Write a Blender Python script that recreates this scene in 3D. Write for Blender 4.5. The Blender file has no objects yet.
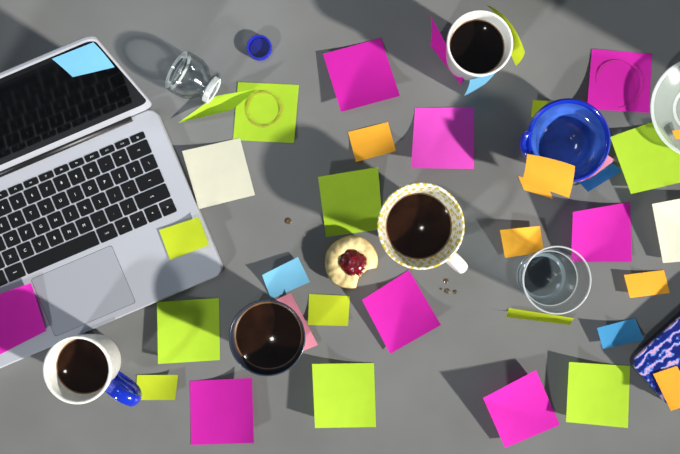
import bpy, bmesh, math, random
from mathutils import Vector, Matrix, noise as mn
random.seed(4)
S=0.0012; H=1.13; T=0.75
sc=bpy.context.scene
sc.view_settings.view_transform='Standard'
def P(px,py,z=0.0):
    k=(H-z)/H
    return Vector(((px-340)*S*k,(227-py)*S*k,T+z))
def lin(c):
    return tuple((x/255/12.92 if x/255<=0.04045 else ((x/255+0.055)/1.055)**2.4) for x in c)
def setin(b,n,v):
    if n in b.inputs: b.inputs[n].default_value=v
def mat(name,col,rough=0.5,metal=0,trans=0,ior=1.45,coat=0,noise=0,nscale=40,bump=0,bscale=200,spec=0.5):
    m=bpy.data.materials.new(name); m.use_nodes=True
    nt=m.node_tree; b=nt.nodes['Principled BSDF']
    c=lin(col)
    setin(b,'Base Color',(*c,1)); setin(b,'Roughness',rough); setin(b,'Metallic',metal)
    setin(b,'Transmission Weight',trans); setin(b,'IOR',ior); setin(b,'Coat Weight',coat)
    setin(b,'Specular IOR Level',spec)
    tc=nt.nodes.new('ShaderNodeTexCoord')
    if noise:
        n=nt.nodes.new('ShaderNodeTexNoise'); n.inputs['Scale'].default_value=nscale; n.inputs['Detail'].default_value=5
        nt.links.new(tc.outputs['Object'],n.inputs['Vector'])
        r=nt.nodes.new('ShaderNodeValToRGB')
        r.color_ramp.elements[0].position=0.3; r.color_ramp.elements[1].position=0.7
        r.color_ramp.elements[0].color=(*[x*(1-noise) for x in c],1)
        r.color_ramp.elements[1].color=(*[min(1,x*(1+noise)) for x in c],1)
        nt.links.new(n.outputs['Fac'],r.inputs['Fac']); nt.links.new(r.outputs['Color'],b.inputs['Base Color'])
    if bump:
        n=nt.nodes.new('ShaderNodeTexNoise'); n.inputs['Scale'].default_value=bscale
        nt.links.new(tc.outputs['Object'],n.inputs['Vector'])
        bp=nt.nodes.new('ShaderNodeBump'); bp.inputs['Strength'].default_value=bump; bp.inputs['Distance'].default_value=0.001
        nt.links.new(n.outputs['Fac'],bp.inputs['Height']); nt.links.new(bp.outputs['Normal'],b.inputs['Normal'])
    return m
def newobj(name,mesh,mats=(),parent=None,smooth=False):
    o=bpy.data.objects.new(name,mesh); sc.collection.objects.link(o)
    for m in mats: mesh.materials.append(m)
    if parent: o.parent=parent
    if smooth:
        for p in mesh.polygons: p.use_smooth=True
    return o
def empty(name,loc,rz=0):
    e=bpy.data.objects.new(name,None); sc.collection.objects.link(e)
    e.empty_display_size=0.02; e.location=loc; e.rotation_euler=(0,0,rz); return e
def lathe(name,prof,mats,parent=None,seg=72,loc=(0,0,0)):
    bm=bmesh.new(); rings=[]
    for p in prof:
        r,z=p[0],p[1]
        if r<1e-6: rings.append([bm.verts.new((0,0,z))])
        else: rings.append([bm.verts.new((r*math.cos(2*math.pi*i/seg),r*math.sin(2*math.pi*i/seg),z)) for i in range(seg)])
    for j in range(len(rings)-1):
        a,b=rings[j],rings[j+1]; mi=prof[j+1][2] if len(prof[j+1])>2 else 0
        for i in range(seg):
            k=(i+1)%seg
            if len(a)==1 and len(b)==1: continue
            if len(a)==1: f=bm.faces.new((a[0],b[k],b[i]))
            elif len(b)==1: f=bm.faces.new((a[i],a[k],b[0]))
            else: f=bm.faces.new((a[i],a[k],b[k],b[i]))
            f.material_index=mi; f.smooth=True
    bmesh.ops.recalc_face_normals(bm,faces=bm.faces)
    for e_ in bm.edges:
        if len(e_.link_faces)==2 and e_.calc_face_angle(0)>math.radians(48): e_.smooth=False
    me=bpy.data.meshes.new(name); bm.to_mesh(me); bm.free()
    o=newobj(name,me,mats,parent); o.location=loc
    return o
def tube(name,pts,rw,rh,mats,parent=None,seg=16,sub=7,side=Vector((0,1,0))):
    pts=[Vector(p) for p in pts]; P2=[]
    for i in range(len(pts)-1):
        p0=pts[max(0,i-1)];p1=pts[i];p2=pts[i+1];p3=pts[min(len(pts)-1,i+2)]
        for s in range(sub):
            t=s/sub
            P2.append(0.5*((2*p1)+(p2-p0)*t+(2*p0-5*p1+4*p2-p3)*t*t+(3*p1-p0-3*p2+p3)*t**3))
    P2.append(pts[-1])
    bm=bmesh.new(); rings=[]
    for i,p in enumerate(P2):
        t=(P2[min(i+1,len(P2)-1)]-P2[max(i-1,0)]).normalized()
        n=t.cross(side).normalized()
        rings.append([bm.verts.new(p+side*rw*math.cos(2*math.pi*k/seg)+n*rh*math.sin(2*math.pi*k/seg)) for k in range(seg)])
    for a,b in zip(rings,rings[1:]):
        for k in range(seg):
            f=bm.faces.new((a[k],a[(k+1)%seg],b[(k+1)%seg],b[k])); f.smooth=True
    bm.faces.new(rings[0]); bm.faces.new(rings[-1][::-1])
    bmesh.ops.recalc_face_normals(bm,faces=bm.faces)
    me=bpy.data.meshes.new(name); bm.to_mesh(me); bm.free()
    return newobj(name,me,mats,parent)
def rrect(w,d,r,n=8,cx=0,cy=0):
    out=[]
    for (sx,sy,a0) in ((1,1,0),(-1,1,90),(-1,-1,180),(1,-1,270)):
        for i in range(n+1):
            a=math.radians(a0+90*i/n)
            out.append((cx+sx*(w/2-r)+r*math.cos(a),cy+sy*(d/2-r)+r*math.sin(a)))
    return out
def rbox_bm(bm,w,d,z0,z1,r,bev=0.001,cx=0,cy=0,n=8,mi=0,smooth=True):
    levels=[(z0,bev),(z0+bev*0.3,bev*0.3),(z0+bev,0),(z1-bev,0),(z1-bev*0.3,bev*0.3),(z1,bev)]
    rings=[]
    for z,ins in levels:
        rings.append([bm.verts.new((x,y,z)) for x,y in rrect(w-2*ins,d-2*ins,max(r-ins,0.0002),n,cx,cy)])
    N=len(rings[0])
    for a,b in zip(rings,rings[1:]):
        for i in range(N):
            f=bm.faces.new((a[i],a[(i+1)%N],b[(i+1)%N],b[i])); f.material_index=mi
    f=bm.faces.new(rings[0][::-1]); f.material_index=mi
    f=bm.faces.new(rings[-1]); f.material_index=mi
def rbox(name,*a,mats=(),parent=None,**k):
    bm=bmesh.new(); rbox_bm(bm,*a,**k)
    me=bpy.data.meshes.new(name); bm.to_mesh(me); bm.free()
    return newobj(name,me,mats,parent)

# ---------------- room: floor + table
m_floor=mat('floor_mat',(90,80,72),0.6,noise=0.2,nscale=6)
me=bpy.data.meshes.new('floor'); me.from_pydata([(-3,-3,0),(3,-3,0),(3,3,0),(-3,3,0)],[],[(0,1,2,3)]); newobj('floor',me,[m_floor])
m_table=mat('table_mat',(111,112,111),0.30,noise=0.10,nscale=9,bump=0.05,bscale=700)
m_leg=mat('table_leg_metal',(60,60,62),0.4,metal=0.8)
tb=empty('table',(0,0,0))
rbox('tabletop',1.9,1.2,T-0.03,T,0.02,bev=0.002,mats=[m_table],parent=tb)
for i,(x,y) in enumerate(((-.88,-.53),(.88,-.53),(.88,.53),(-.88,.53))):
    rbox('leg_%d'%(i+1),0.05,0.05,0.0,T-0.03,0.008,cx=x,cy=y,mats=[m_leg],parent=tb)

# ---------------- sticky notes
def notemat(n,c):
    m=mat(n,c,0.75,noise=0.03,nscale=60,spec=0.2)
    nt=m.node_tree; b=nt.nodes['Principled BSDF']; out=nt.nodes['Material Output']
    tr=nt.nodes.new('ShaderNodeBsdfTranslucent'); tr.inputs[0].default_value=(*lin(c),1)
    mx=nt.nodes.new('ShaderNodeMixShader'); mx.inputs[0].default_value=0.2
    nt.links.new(b.outputs[0],mx.inputs[1]); nt.links.new(tr.outputs[0],mx.inputs[2]); nt.links.new(mx.outputs[0],out.inputs['Surface'])
    return m
MG=notemat('paper_magenta',(208,36,172)); LM=notemat('paper_lime',(174,212,54)); LY=notemat('paper_yellow_lime',(198,216,46)); PK=notemat('paper_pink',(238,84,206))
OR=notemat('paper_orange',(250,180,56)); BL=notemat('paper_blue',(112,178,212)); WH=notemat('paper_cream',(214,214,194))
PP=notemat('paper_pale_pink',(238,150,172)); BD=notemat('paper_deep_blue',(66,146,196))
def finish_note(bm,m):
    cen=sum((v.co for v in bm.verts),Vector())/len(bm.verts); cen.z=T
    for v in bm.verts: v.co-=cen
    bmesh.ops.recalc_face_normals(bm,faces=bm.faces)
    me=bpy.data.meshes.new('sticky_note'); bm.to_mesh(me); bm.free()
    o=newobj('sticky_note',me,[m]); o.location=cen
    return o
def note(m,c,lift=(0,0,0,0),z0=0.0004,p=2.1,n=20,gain=1.7):
    bm=bmesh.new(); g=[]
    ph=random.uniform(0,6)
    for j in range(n+1):
        row=[]
        for i in range(n+1):
            u=i/n; v=j/n
            W=[(1-u)*(1-v),u*(1-v),u*v,(1-u)*v]
            q=0.0
            for k,(a,b) in enumerate(((1-u,1-v),(u,1-v),(u,v),(1-u,v))):
                q+=lift[k]*(a*b)**p
            for a,b_,t,s in ((0,1,1-v,u),(1,2,u,v),(3,2,v,u),(0,3,1-u,v)):
                if min(lift[a],lift[b_])>0: q=max(q,(lift[a]*(1-s)+lift[b_]*s)*t**p)
            z=z0+0.001*gain*q+0.0003*(1+math.sin(5*u+3*v+ph))*(1 if max(lift)>0 else 0)
            x=sum(W[k]*c[k][0] for k in range(4)); y=sum(W[k]*c[k][1] for k in range(4))
            row.append(bm.verts.new(P(x,y,z)))
        g.append(row)
    for j in range(n):
        for i in range(n):
            f=bm.faces.new((g[j][i],g[j+1][i],g[j+1][i+1],g[j][i+1])); f.smooth=True
    return finish_note(bm,m)
LZ=0.0182
note(LY,[(159,230),(199,217),(209,245),(170,260)],(0,3,4,0),z0=LZ)
note(MG,[(-18,300),(31,283),(46,331),(-3,356)],(3,5,2,0),z0=LZ)
note(WH,[(182,151),(240,138),(255,195),(199,209)],(5,0,0,8))
n_ring=note(LM,[(238,82),(299,85),(294,143),(233,140)],(0,0,2,0))
note(LM,[(178,123),(216,96),(257,89),(232,110)],(1,8,26,14),z0=0.0055,gain=1)
note(MG,[(323,54),(381,38),(400,96),(341,112)],(3,0,10,9))
note(OR,[(348,132),(388,122),(396,151),(356,162)],(0,0,7,4))
note(PK,[(415,108),(474,107),(474,169),(411,168)],(0,0,3,14))
note(LM,[(318,177),(378,167),(383,229),(326,237)],(9,7,0,0))
n_r2=note(MG,[(592,49),(652,54),(649,113),(587,109)],(0,0,0,9),gain=1.3)
note(LY,[(533,100),(566,102),(560,120),(531,117)],(4,0,0,4))
note(BD,[(578,181),(609,160),(622,171),(588,192)],(0,0,5,6))
note(PP,[(575,172),(603,152),(615,160),(583,184)],(0,5,5,0),z0=0.001)
note(LM,[(610,137),(655,121),(700,178),(631,194)],(8,0,0,7))
note(WH,[(652,204),(700,195),(704,260),(663,263)],(14,4,0,6))
note(MG,[(573,212),(630,202),(632,262),(571,262)],(18,0,3,6))
note(OR,[(500,230),(540,226),(544,252),(505,258)],(10,4,5,2))
note(OR,[(624,275),(664,270),(670,293),(630,298)],(5,0,0,5))
note(LY,[(509,308),(574,318),(570,325),(506,317)],(0,0,8,8),gain=1.2)
note(BD,[(597,328),(635,318),(644,340),(603,349)],(7,0,2,5))
note(MG,[(362,300),(409,270),(441,325),(390,354)],(9,0,9,3))
note(BL,[(262,275),(298,257),(310,282),(271,299)],(8,4,0,0))
note(PP,[(275,300),(291,293),(318,345),(298,353)],(0,6,4,0),gain=1)
note(LY,[(309,294),(350,296),(348,326),(308,325)],(0,0,3,3))
note(LM,[(157,302),(219,298),(220,360),(158,364)],(6,0,0,8))
note(LY,[(137,375),(178,375),(175,400),(136,400)],(0,4,6,0))
note(MG,[(190,381),(252,378),(254,443),(191,445)],(0,8,11,0))
note(LM,[(312,364),(374,363),(376,427),(315,428)],(10,0,0,13))
note(MG,[(483,398),(536,370),(560,425),(505,448)],(18,8,0,6))
note(LM,[(569,362),(630,366),(628,428),(566,422)],(8,0,0,9))
def note3(m,pts,n=10):
    bm=bmesh.new()
    def q(a,b,c,t):
        return tuple(a[i]*(2*(t-.5)*(t-1))+b[i]*(-4*t*(t-1))+c[i]*(2*t*(t-.5)) for i in range(3))
    g=[]
    for j in range(n+1):
        v=j/n; cols=[q(pts[0][k],pts[1][k],pts[2][k],v) for k in range(3)]
        g.append([bm.verts.new(P(*q(cols[0],cols[1],cols[2],i/n))) for i in range(n+1)])
    for j in range(n):
        for i in range(n):
            bm.faces.new((g[j][i],g[j+1][i],g[j+1][i+1],g[j][i+1])).smooth=True
    return finish_note(bm,m)
note3(MG,[[(430,14,.070),(432,30,.045),(430,45,.012)],[(444,40,.074),(446,52,.05),(446,66,.008)],[(462,72,.078),(463,78,.045),(461,85,.002)]])
note3(LY,[[(484,4,.095),(490,8,.08),(496,14,.065)],[(508,20,.096),(507,28,.08),(504,38,.065)],[(525,52,.096),(522,59,.075),(516,66,.055)]])
note3(BL,[[(470,80,.080),(484,76,.083),(497,71,.088)],[(468,88,.05),(480,84,.05),(491,78,.05)],[(464,96,.002),(474,91,.002),(485,84,.002)]])
note3(OR,[[(527,154,.060),(552,159,.062),(575,166,.064)],[(525,170,.053),(549,176,.057),(573,182,.058)],[(521,183,.036),(546,190,.044),(569,198,.048)]])
note(OR,[(518,176),(548,186),(553,199),(524,190)],(0,0,0,0))

def stain(name,col):
    m=bpy.data.materials.new(name); m.use_nodes=True
    nt=m.node_tree; b=nt.nodes['Principled BSDF']; b.inputs['Base Color'].default_value=col; b.inputs['Roughness'].default_value=.5
    tc=nt.nodes.new('ShaderNodeTexCoord'); nn=nt.nodes.new('ShaderNodeTexNoise'); nn.inputs['Scale'].default_value=90
    rr=nt.nodes.new('ShaderNodeMapRange'); rr.inputs[1].default_value=.35; rr.inputs[2].default_value=.6; rr.inputs[3].default_value=.3; rr.inputs[4].default_value=.9
    nt.links.new(tc.outputs['Object'],nn.inputs[0]); nt.links.new(nn.outputs['Fac'],rr.inputs[0]); nt.links.new(rr.outputs[0],b.inputs['Alpha'])
    return m
m_stain=stain('coffee_stain',(0.36,0.30,0.03,1)); m_stain2=stain('coffee_stain_red',(0.35,0.02,0.2,1))
def ring(name,c,r0,r1,m,z,parent):
    bm=bmesh.new(); a=[];bb=[];n=64
    for i in range(n):
        t=2*math.pi*i/n; w=1+.03*math.sin(3*t+1)
        a.append(bm.verts.new((r0*math.cos(t),r0*math.sin(t),0))); bb.append(bm.verts.new((r1*w*math.cos(t),r1*w*math.sin(t),0)))
    for i in range(n):
        k=(i+1)%n; bm.faces.new((a[i],a[k],bb[k],bb[i]))
    me=bpy.data.meshes.new(name); bm.to_mesh(me); bm.free(); o=newobj(name,me,[m],parent); o.location=P(*c,z)-parent.location
ring('coffee_ring',(264,109),0.0190,0.0218,m_stain,0.0022,n_ring)
ring('coffee_ring',(619,84),0.0270,0.0285,m_stain2,0.0032,n_r2)

# ---------------- mugs
m_white=mat('white_ceramic',(236,236,230),0.18,coat=0.4)
m_grey=mat('speckled_enamel',(222,222,216),0.3,coat=0.3,noise=0.15,nscale=160)
m_bluep=mat('blue_glaze',(18,44,170),0.15,coat=0.6)
m_coffee=mat('black_coffee',(34,18,9),0.06,noise=0.5,nscale=35,spec=.5)
m_foam=mat('coffee_foam_edge',(112,78,44),0.4,noise=.4,nscale=120)
m_coffee2=mat('coffee_dark',(15,10,9),0.06,spec=.4)
m_dots=mat('yellow_dotted_ceramic',(232,232,222),0.2,coat=0.4)
nt=m_dots.node_tree; b=nt.nodes['Principled BSDF']; tc=nt.nodes.new('ShaderNodeTexCoord')
v=nt.nodes.new('ShaderNodeTexVoronoi'); v.inputs['Scale'].default_value=170; v.inputs['Randomness'].default_value=0.4
r=nt.nodes.new('ShaderNodeValToRGB'); r.color_ramp.interpolation='CONSTANT'
r.color_ramp.elements[0].color=(*lin((204,184,66)),1); r.color_ramp.elements[1].color=(*lin((232,232,224)),1); r.color_ramp.elements[1].position=0.42
nt.links.new(tc.outputs['Object'],v.inputs['Vector']); nt.links.new(v.outputs['Distance'],r.inputs['Fac']); nt.links.new(r.outputs['Color'],b.inputs['Base Color'])
def mug(name,rim,h,rt,rb,th,lvl,mb,mi,ml,handle=None,hm=None,hout=0.027,hw=0.008,ex=0.8,liq='coffee'):
    c=P(rim[0],rim[1],h); e=empty(name,(c.x,c.y,T+0.0003),handle if handle else 0)
    def R(z): return rb+(rt-rb)*(max(z,0)/h)**ex
    pr=[(0,0.002,0),(rb*0.8,0.002,0),(rb*0.82,0,0),(rb*0.92,0,0),(rb*0.98,0.002,0)]
    for i in range(1,13):
        z=0.004+(h-0.004-th/2)*i/12; pr.append((R(z),z,0))
    for i in range(1,7):
        a=math.pi*i/6; pr.append((rt-th/2+th/2*math.cos(a),h-th/2+th/2*math.sin(a),1))
    for i in range(1,13):
        z=h-th/2-(h-th/2-0.010)*i/12; pr.append((R(z)-th,z,1))
    pr+=[(rb-th-0.006,0.006,1),(0,0.0055,1)]
    lathe('body',pr,[mb,mi],e)
    rl=R(lvl)-th+0.0002
    lathe(liq,[(0,lvl-0.0008,0),(rl*0.955,lvl-0.0008,0),(rl*0.985,lvl-0.0004,1),(rl,lvl,1)],[ml,m_foam],e)
    if handle is not None:
        rz=R(h*.8)-0.002; rz2=R(h*.25)-0.002
        tube('handle',[(rz,0,h*.80),(rz+hout*.55,0,h*.86),(rz+hout,0,h*.74),(rz+hout*.98,0,h*.5),(rz2+hout*.75,0,h*.28),(rz2,0,h*.22)],hw,0.0045,[hm or mb],e)
    return e
mug('coffee_mug',(421,226),0.090,0.0485,0.027,0.0035,0.060,m_white,m_dots,m_coffee,handle=math.radians(-44),hout=0.026,hw=.007,ex=1.0)
mug('coffee_mug',(77,370),0.085,0.0385,0.029,0.004,0.055,m_grey,m_grey,m_coffee,handle=math.radians(-33),hm=m_bluep,hout=0.034,hw=0.008,ex=.6)
mug('coffee_cup',(480,43),0.100,0.0365,0.025,0.003,0.076,m_white,m_white,m_coffee2)
c=P(569,140,.05); bw=empty('bowl',(c.x,c.y,T+.0003))
m_blui=mat('blue_glaze_inner',(58,94,180),0.12,coat=0.8,noise=.45,nscale=28)
lathe('body',[(0,.002),(.026,.002),(.027,0),(.031,0),(.033,.003),(.041,.020),(.0465,.038),(.0485,.046),(.0480,.049),(.0460,.0505),(.0435,.049),(.0425,.046),(.041,.040,1),(.0385,.033,1),(.0365,.031,1),(.0345,.030,1),(.031,.018,1),(.025,.010,1),(.012,.008,1),(0,.008,1)],[m_bluep,m_blui],bw)
tube('rim_lug',[(-.043,.010,.047),(-.049,.006,.047),(-.052,-.004,.046),(-.049,-.014,.046),(-.042,-.018,.046)],.004,.004,[m_bluep],bw,side=Vector((0,0,1)))
# ---------------- glasses (thin-walled shader)
def thin_glass(n,tint=(.985,.99,.99),edge=(.66,.70,.72),diff=0.0,dcol=(200,210,205),refl=.26):
    m=bpy.data.materials.new(n); m.use_nodes=True; nt=m.node_tree; nt.nodes.remove(nt.nodes['Principled BSDF']); out=nt.nodes['Material Output']
    lw=nt.nodes.new('ShaderNodeLayerWeight'); lw.inputs[0].default_value=0.2
    mc=nt.nodes.new('ShaderNodeMix'); mc.data_type='RGBA'; mc.inputs[6].default_value=(*tint,1); mc.inputs[7].default_value=(*edge,1)
    tr=nt.nodes.new('ShaderNodeBsdfTransparent'); gl=nt.nodes.new('ShaderNodeBsdfGlossy'); gl.inputs['Roughness'].default_value=0.12
    fr=nt.nodes.new('ShaderNodeMapRange'); fr.inputs[3].default_value=.04; fr.inputs[4].default_value=refl
    mx=nt.nodes.new('ShaderNodeMixShader')
    nt.links.new(lw.outputs['Facing'],mc.inputs[0]); nt.links.new(mc.outputs[2],tr.inputs[0])
    nt.links.new(lw.outputs['Facing'],fr.inputs[0])
    nt.links.new(fr.outputs[0],mx.inputs[0]); nt.links.new(tr.outputs[0],mx.inputs[1]); nt.links.new(gl.outputs[0],mx.inputs[2])
    last=mx
    if diff:
        d=nt.nodes.new('ShaderNodeBsdfDiffuse'); d.inputs[0].default_value=(*lin(dcol),1)
        m2=nt.nodes.new('ShaderNodeMixShader'); m2.inputs[0].default_value=diff
        nt.links.new(mx.outputs[0],m2.inputs[1]); nt.links.new(d.outputs[0],m2.inputs[2]); last=m2
    nt.links.new(last.outputs[0],out.inputs['Surface']); return m
m_glass=thin_glass('clear_glass'); m_water=thin_glass('water',(.84,.89,.91),(.70,.76,.8),refl=.15)
m_jar=thin_glass('clear_jar_glass',(.96,.975,.98),(.42,.47,.5),refl=.35)
m_rim=thin_glass('glass_lip',(.9,.93,.93),(.75,.78,.78),0.5,(240,245,245))
m_frost=thin_glass('frosted_glass',(.95,.97,.96),(.85,.88,.87),0.30,(205,216,208))
m_smoke=mat('black_glass',(10,12,16),0.15,coat=0.4)
m_smokei=mat('smoked_glass_inner',(46,54,68),0.25)
def tumbler(name,rim,h,rt,rb,th,mg,lvl=None,ml=None,bot=0.006):
    c=P(rim[0],rim[1],h); e=empty(name,(c.x,c.y,T+0.0003))
    def R(z): return rb+(rt-rb)*(z/h)
    pr=[(0,0,0),(rb-0.002,0,0),(rb-0.0006,0.0008,0),(rb,0.002,1)]
    for i in range(1,9): z=0.002+(h-0.002-th/2)*i/8; pr.append((R(z),z,0))
    for i in range(1,6):
        a=math.pi*i/5; pr.append((rt-th/2+th/2*math.cos(a),h-th/2+th/2*math.sin(a),1))
    for i in range(1,9): z=h-th/2-(h-th/2-bot-0.003)*i/8; pr.append((R(z)-th,z,0))
    pr+=[(rb-th-0.003,bot,1),(0,bot-0.0005,0)]
    lathe('glass_body',pr,[mg,m_rim],e)
    if lvl:
        q=0.0004
        lathe('liquid',[(0,bot+q,0),(rb-th-0.004,bot+q,0),(R(bot+.004)-th-q,bot+.004,0),(R(lvl)-th-q,lvl-.0008,0),(R(lvl)-th-q,lvl,1),(R(lvl)-th-q-.0012,lvl-.0004,1),(0,lvl-.0006,0)],[ml,m_rim],e)
    return e
tumbler('water_glass',(557,280),0.085,0.0385,0.029,0.0022,m_glass,0.050,m_water)
# pale glass saucer at the right edge
c=P(701,108,.018); e=empty('glass_saucer',(c.x,c.y,T+.0003))
lathe('saucer_body',[(0,.0015),(.022,.0015),(.023,0),(.026,0),(.028,.003),(.045,.009),(.057,.0165),(.0598,.0180,1),(.0602,.0190,1),(.0590,.0195,1),(.056,.0185,1),(.044,.0115,0),(.029,.0062,0),(.027,.0058,1),(.025,.0050,1),(0,.0048,0)],[m_frost,m_rim],e)
mug('coffee_glass',(267,338),0.080,0.0430,0.033,0.0022,0.058,m_smoke,m_smokei,m_coffee)
# small glass jar lying on its side
c=P(175,69,.0262); e=empty('glass_jar',c)
d=Vector((.868,-.496,0)).normalized(); e.rotation_mode='QUATERNION'; e.rotation_quaternion=d.to_track_quat('Z','Y')
outer=[(0,.002,0),(.016,.002,0),(.0175,0,1),(.021,0,1),(.0245,.002,1),(.026,.006,0),(.026,.014,0),(.0255,.024,0),(.022,.032,0),(.0155,.038,0),(.0140,.041,0),(.0140,.045,0),(.0165,.0465,1),(.0165,.0525,1)]
inner=[(.0145,.0535,1),(.0120,.052,1),(.0118,.041,0),(.014,.0365,0),(.0195,.031,0),(.0232,.023,0),(.0236,.014,0),(.0225,.008,0),(.018,.006,1),(0,.0055,0)]
lathe('glass_body',outer+inner,[m_jar,m_rim],e)
c=P(259,47,0.0108); e=empty('bottle_cap',(c.x,c.y,T+0.0003))
m_cap=mat('blue_cap_plastic',(20,32,165),0.35,coat=0.1)
m_cap2=mat('blue_cap_liner',(14,22,110),0.4)
lathe('cap',[(0,.002),(.0115,.002),(.012,0),(.0146,0),(.0148,.002),(.0148,.010),(.0144,.0108),(.0126,.0108),(.0122,.010),(.0122,.0045),(0,.0045,1)],[m_cap,m_cap2],e)

# ---------------- muffin
c=P(351,262,0.015); e=empty('raspberry_muffin',(c.x,c.y,T+0.0003))
m_past=mat('pastry',(214,168,100),0.75,noise=0.35,nscale=110,bump=0.6,bscale=300)
m_cream=mat('cream_sponge',(232,208,148),0.6,noise=0.28,nscale=80,bump=0.7,bscale=180)
R0=0.0315; bc=Vector((0.029,-0.030)); br=0.0225
def rad(t):
    d=Vector((math.cos(t),math.sin(t))); R=R0*(1+0.012*math.sin(5*t+1)+.02*math.sin(2*t))
    B=d.dot(bc); disc=B*B-(bc.length_squared-br*br)
    if disc>0:
        s=B-math.sqrt(disc)
        if 0<s<R: return s+0.0009*math.sin(31*t)*math.sin(11*t)
    return R
bm=bmesh.new(); n=120; rings=[]
for (f,z,mi) in ((0.80,0,0),(.90,.006,0),(.98,.011,0),(1,.014,0),(.97,.0175,0),(.92,.0195,1),(.84,.0215,1),(.7,.0235,1),(.55,.0235,1),(.4,.021,1),(.2,.019,1)):
    ringv=[]
    for i in range(n):
        t=2*math.pi*i/n; R=rad(t)*f; x,y=R*math.cos(t),R*math.sin(t)
        dz=mn.noise(Vector((x*160,y*160,1.3)))*.0018 if z>.012 else 0
        ringv.append(bm.verts.new((x,y,z+dz)))
    rings.append((ringv,mi))
for (a,_),(b_,mi) in zip(rings,rings[1:]):
    for i in range(n):
        k=(i+1)%n; f=bm.faces.new((a[i],a[k],b_[k],b_[i])); f.material_index=mi; f.smooth=True
f=bm.faces.new(rings[-1][0]); f.material_index=1
bm.faces.new(rings[0][0][::-1])
me=bpy.data.meshes.new('sponge'); bm.to_mesh(me); bm.free(); newobj('sponge',me,[m_past,m_cream],e)
m_rasp=mat('raspberry_jam',(104,8,24),0.2,coat=0.4,noise=0.7,nscale=140)
bm=bmesh.new(); bmesh.ops.create_icosphere(bm,subdivisions=5,radius=1)
for v in bm.verts:
    d=v.co.copy()
    k=1+.22*mn.noise(d*2.1+Vector((3,1,0)))+.16*abs(mn.noise(d*6))+.07*mn.noise(d*12)
    v.co=Vector((d.x*.0150*k+.002,d.y*.0145*k-.001,d.z*.007*k+.0215))
me=bpy.data.meshes.new('jam'); bm.to_mesh(me); bm.free(); newobj('jam',me,[m_rasp],e,smooth=True)
m_drop=mat('coffee_drop_mat',(84,70,46),0.1,coat=0.5)
e=empty('coffee_drops',P(447,291))
for (x,y,rr_) in ((446,281,2.6),(447,291,2.8),(455,292,2.2),(441,289,1.2),(288,221,3.5)):
    o=lathe('drop',[(rr_*S,0),(rr_*S*.8,.0006),(0,.0009)],[m_drop],e,seg=20)
    o.location=P(x,y,0.0001)-e.location
# ---------------- patterned tin
m_pat=mat('blue_pink_pattern',(30,50,170),0.2,coat=0.5)
nt=m_pat.node_tree; b=nt.nodes['Principled BSDF']; tc=nt.nodes.new('ShaderNodeTexCoord')
v=nt.nodes.new('ShaderNodeTexWave'); v.wave_type='RINGS'; v.inputs['Scale'].default_value=40; v.inputs['Distortion'].default_value=7; v.inputs['Detail'].default_value=3; v.inputs['Detail Scale'].default_value=2
r=nt.nodes.new('ShaderNodeValToRGB'); r.color_ramp.elements[0].color=(*lin((20,34,110)),1); r.color_ramp.elements[1].color=(*lin((215,160,195)),1)
r.color_ramp.elements[0].position=.3; r.color_ramp.elements[1].position=1.0
x=r.color_ramp.elements.new(.85); x.color=(*lin((120,150,215)),1)
x=r.color_ramp.elements.new(.6); x.color=(*lin((36,64,160)),1)
nt.links.new(tc.outputs['Object'],v.inputs['Vector']); nt.links.new(v.outputs['Fac'],r.inputs['Fac']); nt.links.new(r.outputs['Color'],b.inputs['Base Color'])
m_navy=mat('navy_lacquer',(20,24,60),0.2,coat=0.5)
c=P(696,346,0.022); e=empty('patterned_tin_box',(c.x,c.y,T+0.0003),math.radians(42))
rbox('tin_base',0.140,0.074,0,0.016,0.012,bev=0.001,mats=[m_navy],parent=e)
rbox('tin_lid',0.142,0.076,0.0162,0.022,0.013,bev=0.0015,mats=[m_pat],parent=e)
note(OR,[(653,374),(677,366),(697,402),(671,411)],(0,0,0,5),z0=0.0238)
note(OR,[(672,131),(690,128),(692,140),(676,139)],(0,0,0,0),z0=0.0200)

# ---------------- laptop
m_al=mat('aluminium',(188,191,199),0.4,metal=0.35,bump=0.05,bscale=1500)
m_al2=mat('aluminium_trackpad',(172,175,184),0.35,metal=0.35)
m_key=mat('black_key',(12,13,16),0.5,spec=.3)
m_blk=mat('black_plastic',(10,10,12),0.4)
m_scr=mat('screen_glass',(5,6,8),0.06,spec=.08)
m_lcd=mat('lcd_panel_off',(5,6,8),0.10,spec=.1)
m_leg_=mat('key_legend',(225,228,232),0.5)
W=0.325; D=0.214; ang=math.radians(23)
fr=P(225,273,0.016)
xa=Vector((math.cos(ang),math.sin(ang),0)); ya=Vector((-math.sin(ang),math.cos(ang),0))
org=fr-xa*(W/2); lp=empty('laptop',(org.x,org.y,T+0.0003),ang)
rbox('base',W,D,0.001,0.016,0.012,bev=0.0016,cy=D/2,mats=[m_al],parent=lp)
for i,(x,y) in enumerate(((-.14,.02),(.14,.02),(.14,.19),(-.14,.19))):
    o=lathe('foot_%d'%(i+1),[(0,0),(.006,0),(.007,.0015),(0,.0015)],[m_blk],lp,seg=20); o.location=(x,y,0)
rbox('lid_notch',0.045,0.004,0.0135,0.01605,0.0015,bev=0.0003,cy=0.002,mats=[m_al2],parent=lp)
rbox('trackpad_gap',0.1040,0.0740,0.0155,0.01605,0.003,bev=0.00002,cy=0.009+0.037,mats=[m_blk],parent=lp)
rbox('trackpad',0.1032,0.0732,0.0155,0.01612,0.003,bev=0.00003,cy=0.009+0.037,mats=[m_al2],parent=lp)
pit=0.0189; kx0=-14.5*pit/2+.003; ytop=D-0.021
rows=[[14.5/14]*14,[1]*13+[1.5],[1.5]+[1]*13,[1.75]+[1]*11+[1.75],[2.25]+[1]*10+[2.25],[1,1,1,1.25,5,1.25,1,1,1,1]]
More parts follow.
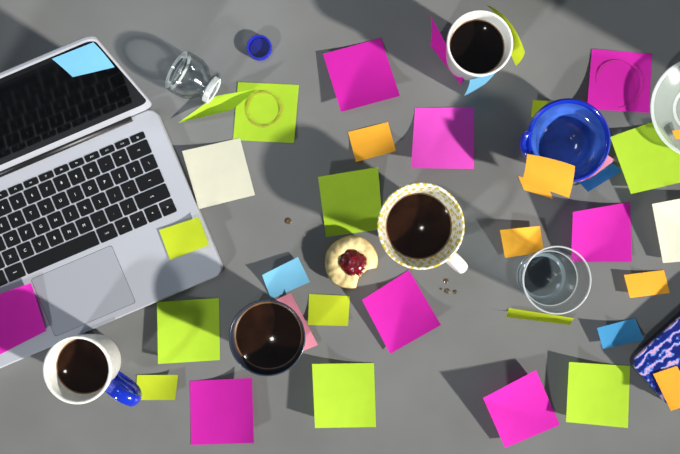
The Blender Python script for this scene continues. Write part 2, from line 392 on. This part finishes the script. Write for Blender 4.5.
leg=[["esc"]+["F%d"%i for i in range(1,13)]+["o"],list("`1234567890-=")+["del"],["tab"]+list("QWERTYUIOP[]\\"),["caps"]+list("ASDFGHJKL;'")+["ret"],["shift"]+list("ZXCVBNM,./")+["shift"],["fn","ctrl","alt","cmd","","cmd","alt","<","^",">"]]
bmk=bmesh.new(); bmh=bmesh.new(); y=ytop
legends=[]
for ri,row in enumerate(rows):
    hgt=0.0100 if ri==0 else pit
    x=kx0
    for ci,w in enumerate(row):
        ww=w*pit; kw=ww-0.0027; kh=hgt-0.0025
        cx=x+ww/2; cy=y-hgt/2
        rbox_bm(bmh,kw+0.0010,kh+0.0010,0.0158,0.01606,0.0016,bev=0.00002,cx=cx,cy=cy,n=3)
        if ri==5 and ci in (7,9): 
            rbox_bm(bmk,kw,kh/2-.0004,0.0155,0.0172,0.0014,bev=0.0004,cx=cx,cy=cy-kh/4,n=3)
        elif ri==5 and ci==8:
            rbox_bm(bmk,kw,kh/2-.0006,0.0155,0.0172,0.0014,bev=0.0004,cx=cx,cy=cy-kh/4-.0002,n=3)
            rbox_bm(bmk,kw,kh/2-.0006,0.0155,0.0172,0.0014,bev=0.0004,cx=cx,cy=cy+kh/4+.0002,n=3)
        else: rbox_bm(bmk,kw,kh,0.0155,0.0172,0.0014,bev=0.0004,cx=cx,cy=cy,n=3)
        t=leg[ri][ci]
        if t: legends.append((t,cx,cy,0.0048 if len(t)==1 else 0.0027))
        x+=ww
    y-=hgt
me=bpy.data.meshes.new('key_wells'); bmh.to_mesh(me); bmh.free(); newobj('key_wells',me,[m_blk],lp)
me=bpy.data.meshes.new('keys'); bmk.to_mesh(me); bmk.free(); newobj('keys',me,[m_key],lp)
for t,cx,cy,sz in legends:
    cu=bpy.data.curves.new('legend','FONT'); cu.body=t; cu.size=sz; cu.align_x='CENTER'; cu.align_y='CENTER'
    o=bpy.data.objects.new('legend',cu); sc.collection.objects.link(o); cu.materials.append(m_leg_)
    o.parent=lp; o.location=(cx,cy,0.01725)
bm=bmesh.new(); bmesh.ops.create_cone(bm,cap_ends=True,segments=24,radius1=.0055,radius2=.0055,depth=W-.06,matrix=Matrix.Translation((0,D-.001,.0145))@Matrix.Rotation(math.pi/2,4,'Y'))
me=bpy.data.meshes.new('hinge'); bm.to_mesh(me); bm.free(); newobj('hinge',me,[m_blk],lp,smooth=True)
L=0.208
pe=empty('screen_lid',(0,D-.001,.0165)); pe.parent=lp; pe.rotation_euler=(math.radians(77.5),0,0)
rbox('lid_shell',W,L,-0.005,0.0,0.012,bev=0.0012,cy=L/2+.001,mats=[m_al],parent=pe)
rbox('lid_glass',W-.004,L-.022,-0.0005,0.0005,0.010,bev=0.0001,cy=L/2+.0095,mats=[m_scr],parent=pe)
rbox('lcd',W-.035,L-.046,0.0002,0.0006,0.001,bev=0.00002,cy=L/2+.011,mats=[m_lcd],parent=pe)
bpy.context.view_layer.update()
Mx=pe.matrix_world
bm=bmesh.new(); g=[]; n=8
for j in range(n+1):
    row=[]
    for i in range(n+1):
        u=i/n; v_=j/n
        x=W/2-.047+.043*u+.003*v_; yy=L-.003-.046*v_-.002*u
        row.append(bm.verts.new(Mx@Vector((x,yy,0.0012+.010*v_**2*(.3+.7*u)))))
    g.append(row)
for j in range(n):
    for i in range(n): bm.faces.new((g[j][i],g[j+1][i],g[j+1][i+1],g[j][i+1])).smooth=True
finish_note(bm,BL)

# ---------------- bottles added out of frame to cast shadows at upper right
m_shadow_bottle=mat('shadow_bottle_glass',(14,24,18),0.08,coat=0.5)
def add_shadow_bottle(loc,sc_=1.0):
    e=empty('shadow_bottle',loc)
    lathe('bottle_body',[(r_*sc_,z*sc_,0) for r_,z in ((0,.004),(.030,0),(.037,.003),(.038,.02),(.038,.18),(.034,.20),(.020,.225),(.015,.245),(.0145,.29),(.0165,.292),(.0165,.305),(.011,.305),(.011,.29),(0,.28))],[m_shadow_bottle],e)
add_shadow_bottle(P(805,105)+Vector((0,0,.0003)),1.05)
add_shadow_bottle(P(790,40)+Vector((0,0,.0003)),.9)
# ---------------- lights
def sun(name,dirpx,elev,energy,angle,col):
    l=bpy.data.lights.new(name,'SUN'); l.energy=energy; l.angle=math.radians(angle); l.color=col
    o=bpy.data.objects.new(name,l); sc.collection.objects.link(o)
    d=Vector((dirpx[0],-dirpx[1],0)).normalized()*math.cos(math.radians(elev)); d.z=math.sin(math.radians(elev))
    o.rotation_euler=d.to_track_quat('Z','Y').to_euler(); o.location=d*3+Vector((0,0,T)); return o
sun('sun_key',(24,13),30,6.5,2.5,(1,.96,.9))
sun('sun_second',(-16,20),32,1.9,4,(.97,.98,1))
def lamp(name,loc,size,en,col):
    l=bpy.data.lights.new(name,'AREA'); l.shape='DISK'; l.size=size; l.energy=en; l.color=col
    o=bpy.data.objects.new(name,l); sc.collection.objects.link(o); o.location=loc
lamp('added_light',(-.31,-.31,T+2.2),.05,.55,(1,.95,.88))  # added light, no fixture: puts a small highlight in the coffee glass
lamp('added_light',(.21,.04,T+2.2),.035,.30,(1,.95,.88))  # added light, no fixture: puts a small highlight in the centre mug
lamp('added_light',(-.62,.62,T+2.2),.45,5,(.80,.90,1))  # added fill, no fixture: bluish brightening of the table at top left
w=bpy.data.worlds.new('world'); sc.world=w; w.use_nodes=True
bg=w.node_tree.nodes['Background']; bg.inputs[0].default_value=(.70,.84,1,1); bg.inputs[1].default_value=0.14
# ---------------- camera
cam=bpy.data.cameras.new('camera'); cam.sensor_width=36; cam.lens=36*H/(680*S)
co=bpy.data.objects.new('camera',cam); sc.collection.objects.link(co); co.location=(0,0,T+H); co.rotation_euler=(0,0,0)
sc.camera=co
